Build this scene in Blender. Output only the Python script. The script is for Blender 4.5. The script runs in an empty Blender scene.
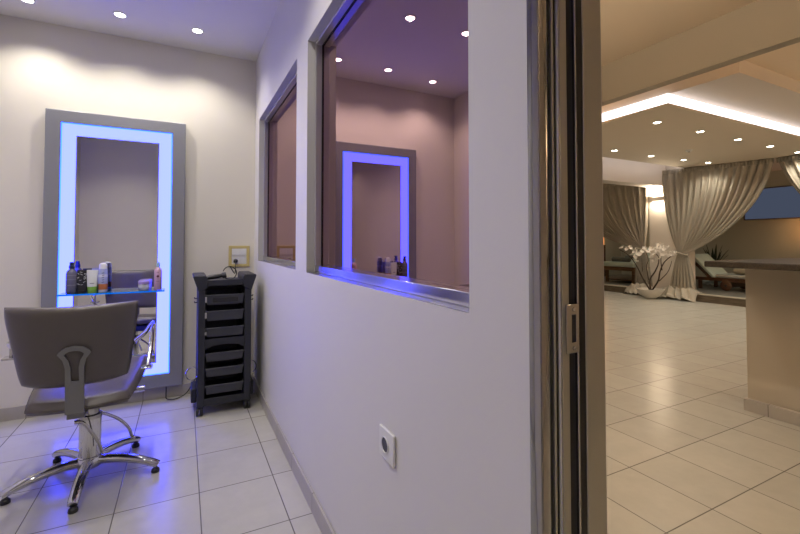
import bpy, bmesh, math, random
from mathutils import Vector
random.seed(7)
PI = math.pi
SC = bpy.context.scene
COL = SC.collection

# ------------------------------------------------------------------ materials
def new_mat(name):
    m = bpy.data.materials.new(name); m.use_nodes = True
    return m, m.node_tree.nodes, m.node_tree.links, m.node_tree.nodes['Principled BSDF']

def pbr(name, col, rough=.5, metal=0., spec=.5, noise=0., nscale=20., bump=0., bscale=200., trans=0., ior=1.45, emit=None, es=0., stretch=None, coat=0.):
    m, N, L, b = new_mat(name)
    b.inputs['Base Color'].default_value = (*col, 1)
    b.inputs['Roughness'].default_value = rough
    b.inputs['Metallic'].default_value = metal
    b.inputs['Specular IOR Level'].default_value = spec
    b.inputs['Transmission Weight'].default_value = trans
    b.inputs['IOR'].default_value = ior
    b.inputs['Coat Weight'].default_value = coat
    if emit:
        b.inputs['Emission Color'].default_value = (*emit, 1); b.inputs['Emission Strength'].default_value = es
    if noise or bump:
        tc = N.new('ShaderNodeTexCoord'); mp = N.new('ShaderNodeMapping'); L.new(tc.outputs['Object'], mp.inputs['Vector'])
        if stretch: mp.inputs['Scale'].default_value = stretch
    if noise:
        n = N.new('ShaderNodeTexNoise'); n.inputs['Scale'].default_value = nscale; n.inputs['Detail'].default_value = 4
        L.new(mp.outputs[0], n.inputs['Vector'])
        r = N.new('ShaderNodeMapRange'); r.inputs[3].default_value = 1 - noise; r.inputs[4].default_value = 1 + noise
        L.new(n.outputs['Fac'], r.inputs[0])
        mx = N.new('ShaderNodeVectorMath'); mx.operation = 'SCALE'; mx.inputs[0].default_value = col
        L.new(r.outputs[0], mx.inputs['Scale']); L.new(mx.outputs[0], b.inputs['Base Color'])
    if bump:
        n2 = N.new('ShaderNodeTexNoise'); n2.inputs['Scale'].default_value = bscale; n2.inputs['Detail'].default_value = 3
        L.new(mp.outputs[0], n2.inputs['Vector'])
        bp = N.new('ShaderNodeBump'); bp.inputs['Strength'].default_value = bump; bp.inputs['Distance'].default_value = .002
        L.new(n2.outputs['Fac'], bp.inputs['Height']); L.new(bp.outputs[0], b.inputs['Normal'])
    return m

def emission(name, col, strength):
    m, N, L, b = new_mat(name); N.remove(b)
    e = N.new('ShaderNodeEmission'); e.inputs[0].default_value = (*col, 1); e.inputs[1].default_value = strength
    L.new(e.outputs[0], N['Material Output'].inputs[0]); return m

TX, TY, OX, OY = .3215, .3725, -.104, -.663
def tile_mat(name, col, grout, rough):
    m, N, L, b = new_mat(name)
    tc = N.new('ShaderNodeTexCoord'); sp = N.new('ShaderNodeSeparateXYZ'); L.new(tc.outputs['Object'], sp.inputs[0])
    def mth(op, a, c=None):
        n = N.new('ShaderNodeMath'); n.operation = op
        for i, v in enumerate((a, c)):
            if v is None: continue
            if isinstance(v, (int, float)): n.inputs[i].default_value = v
            else: L.new(v, n.inputs[i])
        return n.outputs[0]
    ux = mth('DIVIDE', mth('SUBTRACT', sp.outputs[0], OX), TX); uy = mth('DIVIDE', mth('SUBTRACT', sp.outputs[1], OY), TY)
    dx = mth('MULTIPLY', mth('PINGPONG', ux, .5), TX); dy = mth('MULTIPLY', mth('PINGPONG', uy, .5), TY)
    d = mth('MINIMUM', dx, dy)
    mr = N.new('ShaderNodeMapRange'); mr.inputs[1].default_value = .0012; mr.inputs[2].default_value = .003
    L.new(d, mr.inputs[0])
    cb = N.new('ShaderNodeCombineXYZ'); L.new(mth('FLOOR', ux), cb.inputs[0]); L.new(mth('FLOOR', uy), cb.inputs[1])
    wn = N.new('ShaderNodeTexWhiteNoise'); wn.noise_dimensions = '2D'; L.new(cb.outputs[0], wn.inputs['Vector'])
    nz = N.new('ShaderNodeTexNoise'); nz.inputs['Scale'].default_value = 7; nz.inputs['Detail'].default_value = 6; nz.inputs['Roughness'].default_value = .65
    L.new(tc.outputs['Object'], nz.inputs['Vector'])
    k = mth('ADD', mth('MULTIPLY', wn.outputs['Value'], .07), mth('MULTIPLY', nz.outputs['Fac'], .26))
    k = mth('ADD', k, .83)
    sc = N.new('ShaderNodeVectorMath'); sc.operation = 'SCALE'; sc.inputs[0].default_value = col; L.new(k, sc.inputs['Scale'])
    mx = N.new('ShaderNodeMix'); mx.data_type = 'RGBA'; mx.inputs[6].default_value = (*grout, 1)
    L.new(mr.outputs[0], mx.inputs[0]); L.new(sc.outputs[0], mx.inputs[7]); L.new(mx.outputs[2], b.inputs['Base Color'])
    b.inputs['Roughness'].default_value = rough
    bp = N.new('ShaderNodeBump'); bp.inputs['Strength'].default_value = .5; bp.inputs['Distance'].default_value = .002
    L.new(mr.outputs[0], bp.inputs['Height']); L.new(bp.outputs[0], b.inputs['Normal'])
    return m

def mirror_glass(name, diff, gl, fac):
    m, N, L, b = new_mat(name); N.remove(b)
    d = N.new('ShaderNodeBsdfDiffuse'); d.inputs[0].default_value = (*diff, 1)
    g = N.new('ShaderNodeBsdfGlossy'); g.inputs[0].default_value = (*gl, 1); g.inputs[1].default_value = 0.0
    mx = N.new('ShaderNodeMixShader'); mx.inputs[0].default_value = fac
    L.new(d.outputs[0], mx.inputs[1]); L.new(g.outputs[0], mx.inputs[2]); L.new(mx.outputs[0], N['Material Output'].inputs[0]); return m

def granite_mat():
    m, N, L, b = new_mat('granite')
    tc = N.new('ShaderNodeTexCoord'); v = N.new('ShaderNodeTexVoronoi'); v.inputs['Scale'].default_value = 90
    L.new(tc.outputs['Object'], v.inputs['Vector'])
    r = N.new('ShaderNodeValToRGB'); r.color_ramp.elements[0].color = (.008, .006, .005, 1); r.color_ramp.elements[1].color = (.045, .035, .026, 1)
    r.color_ramp.elements[1].position = .8
    L.new(v.outputs['Distance'], r.inputs[0]); L.new(r.outputs[0], b.inputs['Base Color']); b.inputs['Roughness'].default_value = .4; b.inputs['Specular IOR Level'].default_value = .3
    return m

def wood_mat(name, c1, c2, rough=.35):
    m, N, L, b = new_mat(name)
    tc = N.new('ShaderNodeTexCoord'); mp = N.new('ShaderNodeMapping'); mp.inputs['Scale'].default_value = (14, 2, 14)
    L.new(tc.outputs['Object'], mp.inputs[0])
    n = N.new('ShaderNodeTexNoise'); n.inputs['Scale'].default_value = 3; n.inputs['Detail'].default_value = 6; L.new(mp.outputs[0], n.inputs['Vector'])
    r = N.new('ShaderNodeValToRGB'); r.color_ramp.elements[0].color = (*c1, 1); r.color_ramp.elements[1].color = (*c2, 1)
    r.color_ramp.elements[0].position = .35; r.color_ramp.elements[1].position = .7
    L.new(n.outputs['Fac'], r.inputs[0]); L.new(r.outputs[0], b.inputs['Base Color']); b.inputs['Roughness'].default_value = rough
    return m

def band_mat(name, col, bands, rough=.35):
    """colour bands along object Z (bands: list of (z, colour) above which the colour applies)"""
    m, N, L, b = new_mat(name)
    tc = N.new('ShaderNodeTexCoord'); sp = N.new('ShaderNodeSeparateXYZ'); L.new(tc.outputs['Object'], sp.inputs[0])
    mr = N.new('ShaderNodeMapRange'); mr.inputs[1].default_value = 0; mr.inputs[2].default_value = .25; L.new(sp.outputs[2], mr.inputs[0])
    r = N.new('ShaderNodeValToRGB'); r.color_ramp.interpolation = 'CONSTANT'; e = r.color_ramp.elements
    e[0].color = (*col, 1); e[0].position = 0
    e.remove(e[1])
    for z, c in bands:
        q = e.new(z / .25); q.color = (*c, 1)
    L.new(mr.outputs[0], r.inputs[0]); L.new(r.outputs[0], b.inputs['Base Color']); b.inputs['Roughness'].default_value = rough
    return m

M = {}
M['wall'] = pbr('wall_paint', (.72, .685, .605), .65, noise=.02, nscale=3, bump=.08, bscale=260)
M['wall_led_cast'] = pbr('partition_paint_led_cast', (.66, .645, .64), .6, noise=.02, nscale=3, bump=.08, bscale=260)  # wall paint shifted cooler; the mirror LED's lilac cast sits in the colour
M['ceil'] = pbr('ceiling_paint', (.77, .755, .735), .7, noise=.02, nscale=3)
M['hall'] = pbr('hall_paint', (.64, .575, .50), .65, noise=.02, nscale=3, bump=.06, bscale=260)
M['counter'] = pbr('counter_paint', (.43, .385, .32), .6, noise=.02, nscale=3)
M['beam'] = pbr('beam_paint', (.40, .36, .295), .65, noise=.02, nscale=3)
M['hall_ceil'] = pbr('hall_ceiling_paint', (.80, .68, .54), .7, noise=.02, nscale=3)
M['hall_white'] = pbr('hall_pillar_paint', (.70, .64, .58), .65, noise=.02, nscale=3)
M['panel'] = pbr('ceiling_panel_paint', (.70, .62, .515), .75, noise=.02, nscale=3)
M['alcove'] = pbr('alcove_paint', (.48, .49, .42), .7, noise=.03, nscale=3)
M['floor'] = tile_mat('floor_tile', (.50, .485, .445), (.14, .13, .115), .25)
M['base'] = tile_mat('baseboard_tile', (.40, .375, .35), (.15, .135, .12), .4)
M['frame'] = pbr('mirror_frame_lacquer', (.27, .275, .30), .38, metal=.35, noise=.05, nscale=9)
M['mirror'] = mirror_glass('mirror_silver', (.02, .02, .02), (.90, .90, .89), .98)
M['led'] = emission('led_acrylic', (.52, .65, 15), 1.0)
M['led_edge'] = emission('led_edge', (.14, .62, 9.0), 1.0)
M['alu'] = pbr('brushed_aluminium', (.60, .60, .62), .36, metal=.85, noise=.05, nscale=60, stretch=(1, 1, .05))
M['polished'] = pbr('polished_aluminium', (.60, .60, .63), .17, metal=1)
M['steel'] = pbr('satin_steel', (.47, .46, .44), .2, metal=1)
M['casing'] = pbr('polished_casing_steel', (.40, .40, .42), .11, metal=1)
M['bronze'] = pbr('champagne_steel', (.46, .45, .385), .32, metal=.6)
M['chrome'] = pbr('chrome', (.60, .60, .61), .07, metal=1)
M['gasket'] = pbr('black_gasket', (.012, .012, .013), .45)
M['pane'] = mirror_glass('tinted_glass', (.095, .032, .040), (.50, .345, .37), .86)
M['leather'] = pbr('taupe_leatherette', (.100, .086, .078), .31, noise=.06, nscale=30, bump=.25, bscale=500)
M['bracket'] = pbr('grey_bracket_metal', (.20, .20, .20), .45, metal=.5)
M['black'] = pbr('black_plastic', (.018, .018, .02), .4)
M['char'] = pbr('charcoal_plastic', (.020, .022, .030), .45, noise=.05, nscale=40)
M['drawer'] = pbr('grey_drawer_plastic', (.052, .055, .067), .45, noise=.05, nscale=40)
M['silver'] = pbr('silver_runner', (.5, .5, .52), .3, metal=.8)
M['ivory'] = pbr('ivory_plastic', (.55, .45, .19), .35)
M['white'] = pbr('white_plastic', (.72, .72, .71), .35)
M['dark'] = pbr('dark_socket_hole', (.05, .05, .05), .5)
M['shelfglass'] = pbr('blue_shelf_glass', (.12, .50, 1.0), .03, trans=.92, ior=1.5)
M['shelfedge'] = emission('edge_lit_glass', (.0, .20, 1.0), .85)  # glow put in for mirror light piped through the glass edge
M['lamp'] = emission('downlight_white', (1, .97, .92), 22)
M['lampwarm'] = emission('downlight_warm', (1, .90, .72), 22)
M['ring'] = pbr('white_lamp_ring', (.75, .75, .74), .4)
M['cove'] = emission('cove_strip', (1.0, .91, .90), 2.8)
M['granite'] = granite_mat()
M['curtain'] = pbr('taupe_curtain', (.36, .325, .27), .62, noise=.06, nscale=60, bump=.15, bscale=400)
M['wood'] = wood_mat('dark_wood', (.045, .018, .008), (.12, .052, .022))
M['bedwood'] = wood_mat('bed_wood', (.10, .048, .018), (.20, .10, .04))
M['sheet'] = pbr('white_sheet', (.62, .70, .62), .8, bump=.2, bscale=60)
M['cushion'] = pbr('cream_cushion', (.46, .47, .43), .8, bump=.2, bscale=60)
M['pillow'] = pbr('sand_pillow', (.44, .38, .28), .85, noise=.15, nscale=40)
M['towel'] = pbr('grey_towel', (.17, .17, .155), .95, noise=.15, nscale=90, bump=.5, bscale=200)
M['bowl'] = pbr('white_ceramic', (.62, .58, .52), .3)
M['bark'] = pbr('branch_bark', (.05, .032, .022), .8, noise=.3, nscale=30)
M['petal'] = pbr('white_petal', (.78, .72, .66), .6)
M['leaf'] = pbr('dark_green_leaf', (.022, .04, .018), .5, noise=.3, nscale=20)
M['pot'] = pbr('dark_pot', (.05, .045, .04), .5)
M['deck'] = wood_mat('grey_deck', (.14, .135, .12), (.20, .19, .17), .4)
M['riser'] = wood_mat('brown_riser', (.10, .075, .05), (.17, .13, .09), .4)
M['nosing'] = pbr('pale_nosing', (.50, .46, .38), .4)
M['pebble'] = pbr('white_pebble', (.62, .66, .66), .6, noise=.2, nscale=20)
M['dusk'] = emission('dusk_window', (.055, .068, .105), 1.0)
M['winframe'] = pbr('dark_window_frame', (.10, .08, .07), .5)
M['amber'] = emission('amber_lamp', (1.0, .36, .09), 1.6)
M['sconceglow'] = emission('sconce_glow', (1, .88, .72), 9)
M['blk_bottle'] = band_mat('slate_bottle', (.10, .10, .16), [(.012, (.13, .13, .20)), (.05, (.22, .21, .27)), (.058, (.13, .13, .20)), (.088, (.20, .2, .27)), (.094, (.13, .13, .2)), (.115, (.22, .21, .28)), (.12, (.12, .12, .19))])
M['pump'] = pbr('navy_pump', (.02, .035, .11), .35)
M['blacktube'] = pbr('black_tube', (.016, .016, .02), .35)
M['whitemark'] = pbr('white_print', (.62, .62, .64), .5)
M['tube_wg'] = band_mat('white_green_tube', (.17, .36, .05), [(.018, (.20, .42, .06)), (.040, (.70, .72, .70))])
M['spray_wo'] = band_mat('white_orange_can', (.70, .70, .72), [(.018, (.62, .20, .06)), (.055, (.40, .44, .66)), (.10, (.60, .62, .74)), (.118, (.34, .38, .62))])
M['jarbody'] = pbr('frosted_jar', (.60, .62, .68), .25)
M['lilac'] = pbr('lilac_lid', (.34, .26, .58), .35)
M['pink'] = pbr('pink_bottle', (.58, .37, .52), .35)
M['bluecap'] = pbr('pale_blue_cap', (.30, .48, .70), .3)
M['plum'] = pbr('plum_print', (.10, .02, .06), .5)

# ------------------------------------------------------------------ mesh builder
class MB:
    def __init__(s): s.v = []; s.f = []
    def add(s, vs, fs):
        o = len(s.v); s.v += [tuple(map(float, p)) for p in vs]; s.f += [tuple(i + o for i in q) for q in fs]; return s
    def box(s, x0, x1, y0, y1, z0, z1):
        return s.add([(x0,y0,z0),(x1,y0,z0),(x1,y1,z0),(x0,y1,z0),(x0,y0,z1),(x1,y0,z1),(x1,y1,z1),(x0,y1,z1)],
                     [(0,3,2,1),(4,5,6,7),(0,1,5,4),(1,2,6,5),(2,3,7,6),(3,0,4,7)])
    def prism(s, poly, axis, a, b):
        """poly: 2-D points; extruded along axis 'x','y' or 'z' from a to b. 2-D order: x:(y,z) y:(x,z) z:(x,y)"""
        def P(p, t): return {'x': (t, p[0], p[1]), 'y': (p[0], t, p[1]), 'z': (p[0], p[1], t)}[axis]
        n = len(poly); vs = [P(p, a) for p in poly] + [P(p, b) for p in poly]
        fs = [tuple(range(n)), tuple(range(2*n-1, n-1, -1))] + [(i, i+n, (i+1) % n + n, (i+1) % n) for i in range(n)]
        return s.add(vs, fs)
    def ring_prism(s, outer, inner, axis, a, b):
        def P(p, t): return {'x': (t, p[0], p[1]), 'y': (p[0], t, p[1]), 'z': (p[0], p[1], t)}[axis]
        n = len(outer); vs = [P(p, t) for t in (a, b) for lst in (outer, inner) for p in lst]; fs = []
        for i in range(n):
            j = (i+1) % n
            fs += [(i, j, n+j, n+i), (2*n+i, 3*n+i, 3*n+j, 2*n+j), (i, 2*n+i, 2*n+j, j), (n+i, n+j, 3*n+j, 3*n+i)]
        return s.add(vs, fs)
    def tube(s, pts, r, seg=12, closed=False, flat=1.0):
        pts = [Vector(p) for p in pts]; n = len(pts)
        rr = r if isinstance(r, (list, tuple)) else [r]*n
        vs, fs = [], []; prev = None
        for i, p in enumerate(pts):
            if closed: t = pts[(i+1) % n] - pts[i-1]
            else: t = pts[min(i+1, n-1)] - pts[max(i-1, 0)]
            t.normalize()
            if prev is None:
                a = Vector((0,0,1)) if abs(t.z) < .9 else Vector((1,0,0))
                u = a.cross(t).normalized()
            else:
                u = (prev - t * prev.dot(t)).normalized()
            prev = u; w = t.cross(u)
            for k in range(seg):
                an = 2*PI*k/seg; vs.append(p + u*math.cos(an)*rr[i] + w*math.sin(an)*rr[i]*flat)
        m = n if closed else n-1
        for i in range(m):
            for k in range(seg):
                a0 = i*seg+k; a1 = i*seg+(k+1) % seg; b0 = ((i+1) % n)*seg+k; b1 = ((i+1) % n)*seg+(k+1) % seg
                fs.append((a0, a1, b1, b0))
        if not closed: fs += [tuple(range(seg-1, -1, -1)), tuple(range((n-1)*seg, n*seg))]
        return s.add(vs, fs)
    def lathe(s, prof, c=(0,0,0), seg=32, axis='z', sx=1., sy=1.):
        vs, fs = [], []; n = len(prof)
        for (r, z) in prof:
            for k in range(seg):
                a = 2*PI*k/seg; x, y = r*math.cos(a)*sx, r*math.sin(a)*sy
                q = {'z': (x, y, z), 'y': (x, z, y), 'x': (z, x, y)}[axis]
                vs.append((c[0]+q[0], c[1]+q[1], c[2]+q[2]))
        for i in range(n-1):
            for k in range(seg):
                k2 = (k+1) % seg; fs.append((i*seg+k, i*seg+k2, (i+1)*seg+k2, (i+1)*seg+k))
        fs += [tuple(range(seg-1, -1, -1)), tuple(range((n-1)*seg, n*seg))]
        return s.add(vs, fs)
    def grid(s, fn, nu, nv):
        vs = [fn(i/nu, j/nv) for j in range(nv+1) for i in range(nu+1)]
        fs = [(j*(nu+1)+i, j*(nu+1)+i+1, (j+1)*(nu+1)+i+1, (j+1)*(nu+1)+i) for j in range(nv) for i in range(nu)]
        return s.add(vs, fs)
    def pillow(s, fn, nu=24, nv=20):
        """fn(u,v,side) u,v in -1..1, side +1/-1; closed two-sided shape"""
        for sd in (1, -1):
            s.grid(lambda a, b: fn(2*a-1, 2*b-1, sd), nu, nv)
        return s

def lnk(o): COL.objects.link(o)
def thing(name, label, cat, loc, group=None):
    o = bpy.data.objects.new(name, None); lnk(o); o.location = loc; o.empty_display_size = .1
    o['label'] = label; o['category'] = cat
    if group: o['group'] = group
    return o
def root_of(p):
    while p.parent: p = p.parent
    return p
def obj(name, mb, mat, parent=None, smooth=True, bevel=0., seg=2, loc=None, merge=False, angle=35, subsurf=0, solid=0):
    """mb is in world coordinates; parts are shifted into their thing's frame"""
    if parent is not None: off = root_of(parent).location
    else: off = Vector(loc) if loc is not None else Vector((0,0,0))
    me = bpy.data.meshes.new(name)
    me.from_pydata([(x-off[0], y-off[1], z-off[2]) for x, y, z in mb.v], [], mb.f)
    bm = bmesh.new(); bm.from_mesh(me)
    if merge: bmesh.ops.remove_doubles(bm, verts=bm.verts, dist=1e-5)
    if not solid: bmesh.ops.recalc_face_normals(bm, faces=bm.faces)
    bm.to_mesh(me); bm.free()
    me.materials.append(M[mat]); o = bpy.data.objects.new(name, me); lnk(o)
    if parent is not None: o.parent = parent
    elif loc is not None: o.location = loc
    if smooth:
        for p in me.polygons: p.use_smooth = True
        if not merge and not subsurf:
            try: me.set_sharp_from_angle(angle=math.radians(angle))
            except Exception: pass
    if solid:
        d = o.modifiers.new('solid', 'SOLIDIFY'); d.thickness = solid; d.offset = 0
    if bevel:
        b = o.modifiers.new('bevel', 'BEVEL'); b.width = bevel; b.segments = seg; b.limit_method = 'ANGLE'; b.angle_limit = math.radians(40)
        for p in me.polygons: p.use_smooth = True
        b.harden_normals = False
    if subsurf:
        q = o.modifiers.new('sub', 'SUBSURF'); q.levels = subsurf; q.render_levels = subsurf
    return o
def tag(o, label, cat, group=None):
    o['label'] = label; o['category'] = cat
    if group: o['group'] = group
    return o
def struct(name, mb, mat, parent=None, label=None, **kw):
    o = obj(name, mb, mat, parent, **kw)
    if parent is None: o['kind'] = 'structure'
    if label: o['label'] = label
    return o
def struct_root(name, loc=(0,0,0), label=None):
    o = bpy.data.objects.new(name, None); lnk(o); o.location = loc; o['kind'] = 'structure'
    if label: o['label'] = label
    return o
def dup(root, loc, label):
    r = root.copy(); lnk(r); r.location = loc; r['label'] = label
    for ch in list(root.children):
        c = ch.copy(); lnk(c); c.parent = r
        for g in list(ch.children):
            d = g.copy(); lnk(d); d.parent = c
    return r
def bez(p0, p1, p2, n=10):
    return [tuple((1-t)**2*a + 2*t*(1-t)*b + t*t*c for a, b, c in zip(p0, p1, p2)) for t in [i/n for i in range(n+1)]]
def smooth_path(pts, n=6):
    P = [Vector(p) for p in pts]; out = []
    for i in range(len(P)-1):
        a = P[max(i-1, 0)]; b = P[i]; c = P[i+1]; d = P[min(i+2, len(P)-1)]
        for k in range(n):
            t = k/n
            out.append(.5*((2*b) + (c-a)*t + (2*a-5*b+4*c-d)*t*t + (3*b-a-3*c+d)*t**3))
    out.append(P[-1]); return out

# ------------------------------------------------------------------ setting
HC = 2.591      # salon ceiling
HH = 2.86       # hall ceiling
struct('floor', MB().box(-1.95, 11.45, -5.15, 4.95, -.1, 0), 'floor', smooth=False)
struct('ceiling', MB().box(-1.79, 0, -3.75, 0, HC, HC+.08), 'ceil', smooth=False)
struct('ceiling', MB().box(.18, 11.3, -5.0, 4.8, HH, HH+.08), 'hall_ceil', smooth=False)
struct('wall_back', MB().box(-1.9, 0, 0, .12, 0, HC+.08), 'wall', smooth=False)
struct('wall_left', MB().box(-1.9, -1.79, -3.87, 0, 0, HC+.08), 'wall', smooth=False)
struct('wall_rear', MB().box(-1.79, 0, -3.87, -3.75, 0, HC+.08), 'wall', smooth=False)
Z0, Z1 = .99, 2.066
W1 = (-1.41, -.2); W2 = (-2.863, -1.622); DY = -3.026
wb = MB()
wb.box(0, .18, DY, 0, 0, Z0); wb.box(0, .18, DY, 0, Z1, HH)
wb.box(0, .18, W1[1], 0, Z0, Z1); wb.box(0, .18, W2[1], W1[0], Z0, Z1); wb.box(0, .18, DY, W2[0], Z0, Z1)
wb.box(0, .18, -3.75, DY, 2.1, HH)
struct('wall_right', wb, 'wall_led_cast', smooth=False)
struct('wall_hall_near', MB().box(0, .18, 0, 4.8, 0, HH).box(0, .18, -5, -3.75, 0, HH), 'hall', smooth=False)
struct('wall_hall_far', MB().box(11.3, 11.42, -5, 4.8, 0, HH), 'alcove', smooth=False)
struct('wall_hall_left', MB().box(.0, 11.42, 4.8, 4.92, 0, HH), 'alcove', smooth=False)
struct('wall_hall_right', MB().box(.0, 11.42, -5.12, -5, 0, HH), 'hall', smooth=False)
struct('baseboard_right', MB().box(-.012, 0, -2.985, -.012, 0, .081), 'base', bevel=.002)
struct('baseboard_back', MB().box(-1.79, 0, -.012, 0, 0, .081), 'base', bevel=.002)
struct('baseboard_left', MB().box(-1.79, -1.778, -3.75, -.012, 0, .081), 'base', bevel=.002)
struct('baseboard_rear', MB().box(-1.778, 0, -3.75, -3.738, 0, .081), 'base', bevel=.002)

# interior windows
def inner_window(name, w, label):
    r = struct_root(name, (.07, (w[0]+w[1])/2, Z0), label)
    y0, y1 = w
    rect = lambda d: [(y0+d, Z0+d), (y1-d, Z0+d), (y1-d, Z1-d), (y0+d, Z1-d)]
    obj('window_frame', MB().ring_prism(rect(.0005), rect(.014), 'x', .036, .125), 'alu', r, bevel=.002)
    obj('bottom_rail', MB().box(.034, .0685, y0+.0145, y1-.0145, Z0+.0035, Z0+.034), 'polished', r, bevel=.0015)
    obj('glazing_bead', MB().ring_prism(rect(.0138), rect(.017), 'x', .064, .0685), 'gasket', r, bevel=.001)
    obj('pane', MB().box(.069, .077, y0+.013, y1-.013, Z0+.013, Z1-.013), 'pane', r, smooth=False)
    obj('window_sill', MB().box(.001, .036, y0+.0005, y1-.0005, Z0, Z0+.003), 'polished', r, bevel=.001)
    return r
inner_window('window_1', W1, 'small-looking interior window nearest the corner, tinted reflective glass')
inner_window('window_2', W2, 'interior window nearest the doorway, tinted glass reflecting the lit mirror')

# doorway
dr = struct_root('door_1', (.09, DY, 0), 'polished metal door jamb between the salon and the hall')
arc = [(.0165-.0195*math.cos(a), DY-.001-.016*math.sin(a)**.9) for a in [PI*i/20 for i in range(21)]] + [(.036, DY-.0005), (-.001, DY-.0005)]
obj('casing', MB().prism(arc, 'z', 0, 2.12), 'casing', dr, angle=60)
obj('gasket', MB().box(.03, .13, DY-.004, DY+.02, 0, 2.1), 'gasket', dr, smooth=False)
obj('jamb_strip', MB().box(.0405, .0455, DY-.012, DY, 0, 2.1), 'bronze', dr, bevel=.001)
hl = [(.0555-.0052*math.cos(a), DY-.004-.010*math.sin(a)) for a in [PI*i/8 for i in range(9)]]
obj('jamb_strip', MB().prism(hl, 'z', 0, 2.1), 'steel', dr, angle=60)
obj('jamb_strip', MB().box(.062, .0785, DY-.010, DY, 0, 2.1), 'bronze', dr, bevel=.0015)
obj('jamb_strip', MB().box(.0985, .1025, DY-.010, DY, 0, 2.1), 'steel', dr, bevel=.0012)
obj('jamb_panel', MB().box(.124, .1725, DY-.006, DY+.03, 0, 2.1), 'bronze', dr, bevel=.002)
sp = obj('strike_plate', MB().ring_prism([(.0685,.944),(.098,.944),(.098,1.026),(.0685,1.026)], [(.081,.962),(.091,.962),(.091,1.008),(.081,1.008)], 'y', DY-.0135, DY-.0105), 'steel', dr, bevel=.0008)
obj('latch_box', MB().box(.0805, .0915, DY-.0108, DY-.0040, .9615, 1.0085), 'black', sp, smooth=False)
for zz in (.952, 1.017): obj('screw', MB().lathe([(0,0),(.0035,0),(.0035,-.0012),(.002,-.0018)], (.086, DY-.0135, zz), 12, 'y'), 'chrome', sp)
obj('casing', MB().prism([(.016-.0185*math.cos(a), -3.735+.03*math.sin(a)*.5) for a in [PI*i/10 for i in range(11)]]+[(.0345,-3.749),(-.0025,-3.749)], 'z', 0, 2.12), 'steel', dr, angle=60)
obj('jamb_panel', MB().box(.04, .183, -3.75, -3.735, 0, 2.1), 'bronze', dr, bevel=.002)
obj('header', MB().box(-.003, .183, -3.75, DY+.02, 2.1, 2.12), 'bronze', dr, bevel=.002)

# ------------------------------------------------------------------ salon downlights
def spot(name, parent, loc, power, col, ang=130, blend=.7, rad=.03):
    d = bpy.data.lights.new(name, 'SPOT'); d.energy = power; d.color = col; d.spot_size = math.radians(ang); d.spot_blend = blend; d.shadow_soft_size = .012
    o = bpy.data.objects.new(name, d); lnk(o); o.parent = parent; o.location = loc; return o
def downlight(loc, label, group, warm=False, power=10, col=(1, .93, .83), r=.029, mat='lamp'):
    t = thing('ceiling_downlight', label, 'ceiling light', loc, group)
    x, y, z = loc
    obj('trim_ring', MB().lathe([(r, -.001), (r+.001, -.005), (r+.011, -.004), (r+.013, 0), (r, 0)], loc, 32), 'ring', t)
    obj('lamp_disc', MB().lathe([(0.0005, -.001), (r, -.001), (r, -.0035), (.0005, -.0045)], loc, 24), mat, t)
    spot('bulb', t, (0, 0, -.010), power, col)
    return t
GS = 'recessed downlights in the salon ceiling'
SP = 22
s0 = downlight((-.437, -.345, HC), 'salon ceiling downlight above the mirror, nearest the window wall corner', GS, power=SP)
for loc, lab in [((-.885, -.345, HC), 'salon ceiling downlight above the left half of the mirror, middle of the back row'),
                 ((-1.36, -.29, HC), 'salon ceiling downlight cut by the top left edge, over the left wall side'),
                 ((-.655, -1.16, HC), 'second row salon downlight, mirrored at the top of the nearer window glass'),
                 ((-1.10, -1.16, HC), 'salon ceiling downlight of the second row farther left, seen only mirrored at the glass edge'),
                 ((-.437, -2.0, HC), 'added salon ceiling downlight of an unseen third row beside the nearer window'),  # unseen from here on: rows put in to light the cabin
                 ((-1.0, -2.0, HC), 'added salon ceiling downlight of an unseen third row in the middle of the cabin'),
                 ((-1.2, -2.9, HC), 'added salon ceiling downlight of an unseen last row near the left wall')]:
    dup(s0, loc, lab)

# ------------------------------------------------------------------ illuminated mirror
mx0, mx1, mz0, mz1, mf = -1.318, -.4985, .092, 2.006, -.06
mt = thing('lit_mirror', 'tall grey framed salon mirror with glowing blue white light panel on back wall', 'mirror', ((mx0+mx1)/2, -.03, mz0))
rect = lambda a, b, c, d: [(a, c), (b, c), (b, d), (a, d)]
lx0, lx1, lz0, lz1 = -1.234, -.586, .189, 1.923
ix0, ix1, iz0, iz1 = -1.147, -.6715, .276, 1.837
obj('mirror_frame', MB().ring_prism(rect(mx0, mx1, mz0, mz1), rect(lx0, lx1, lz0, lz1), 'y', mf, -.001), 'frame', mt, bevel=.006, seg=3)
lp = obj('light_panel', MB().ring_prism(rect(lx0+.006, lx1-.006, lz0+.006, lz1-.006), rect(ix0-.004, ix1+.004, iz0-.004, iz1+.004), 'y', mf+.004, -.02), 'led', mt, smooth=False)
obj('light_edge', MB().ring_prism(rect(lx0, lx1, lz0, lz1), rect(lx0+.006, lx1-.006, lz0+.006, lz1-.006), 'y', mf+.003, -.02), 'led_edge', lp, smooth=False)
mg = obj('mirror_glass', MB().box(ix0, ix1, mf+.002, -.015, iz0, iz1), 'mirror', mt, smooth=False)
obj('mirror_edge', MB().ring_prism(rect(ix0-.004, ix1+.004, iz0-.004, iz1+.004), rect(ix0, ix1, iz0, iz1), 'y', mf, -.02), 'frame', mg, smooth=False)
obj('power_cord', MB().tube(smooth_path([(-.603, -.035, .10), (-.603, -.04, .03), (-.60, -.055, .008), (-.575, -.085, .006), (-.53, -.08, .006), (-.47, -.06, .03), (-.42, -.05, .11), (-.38, -.045, .16)]), .0035, 8), 'black', mt)
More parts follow.
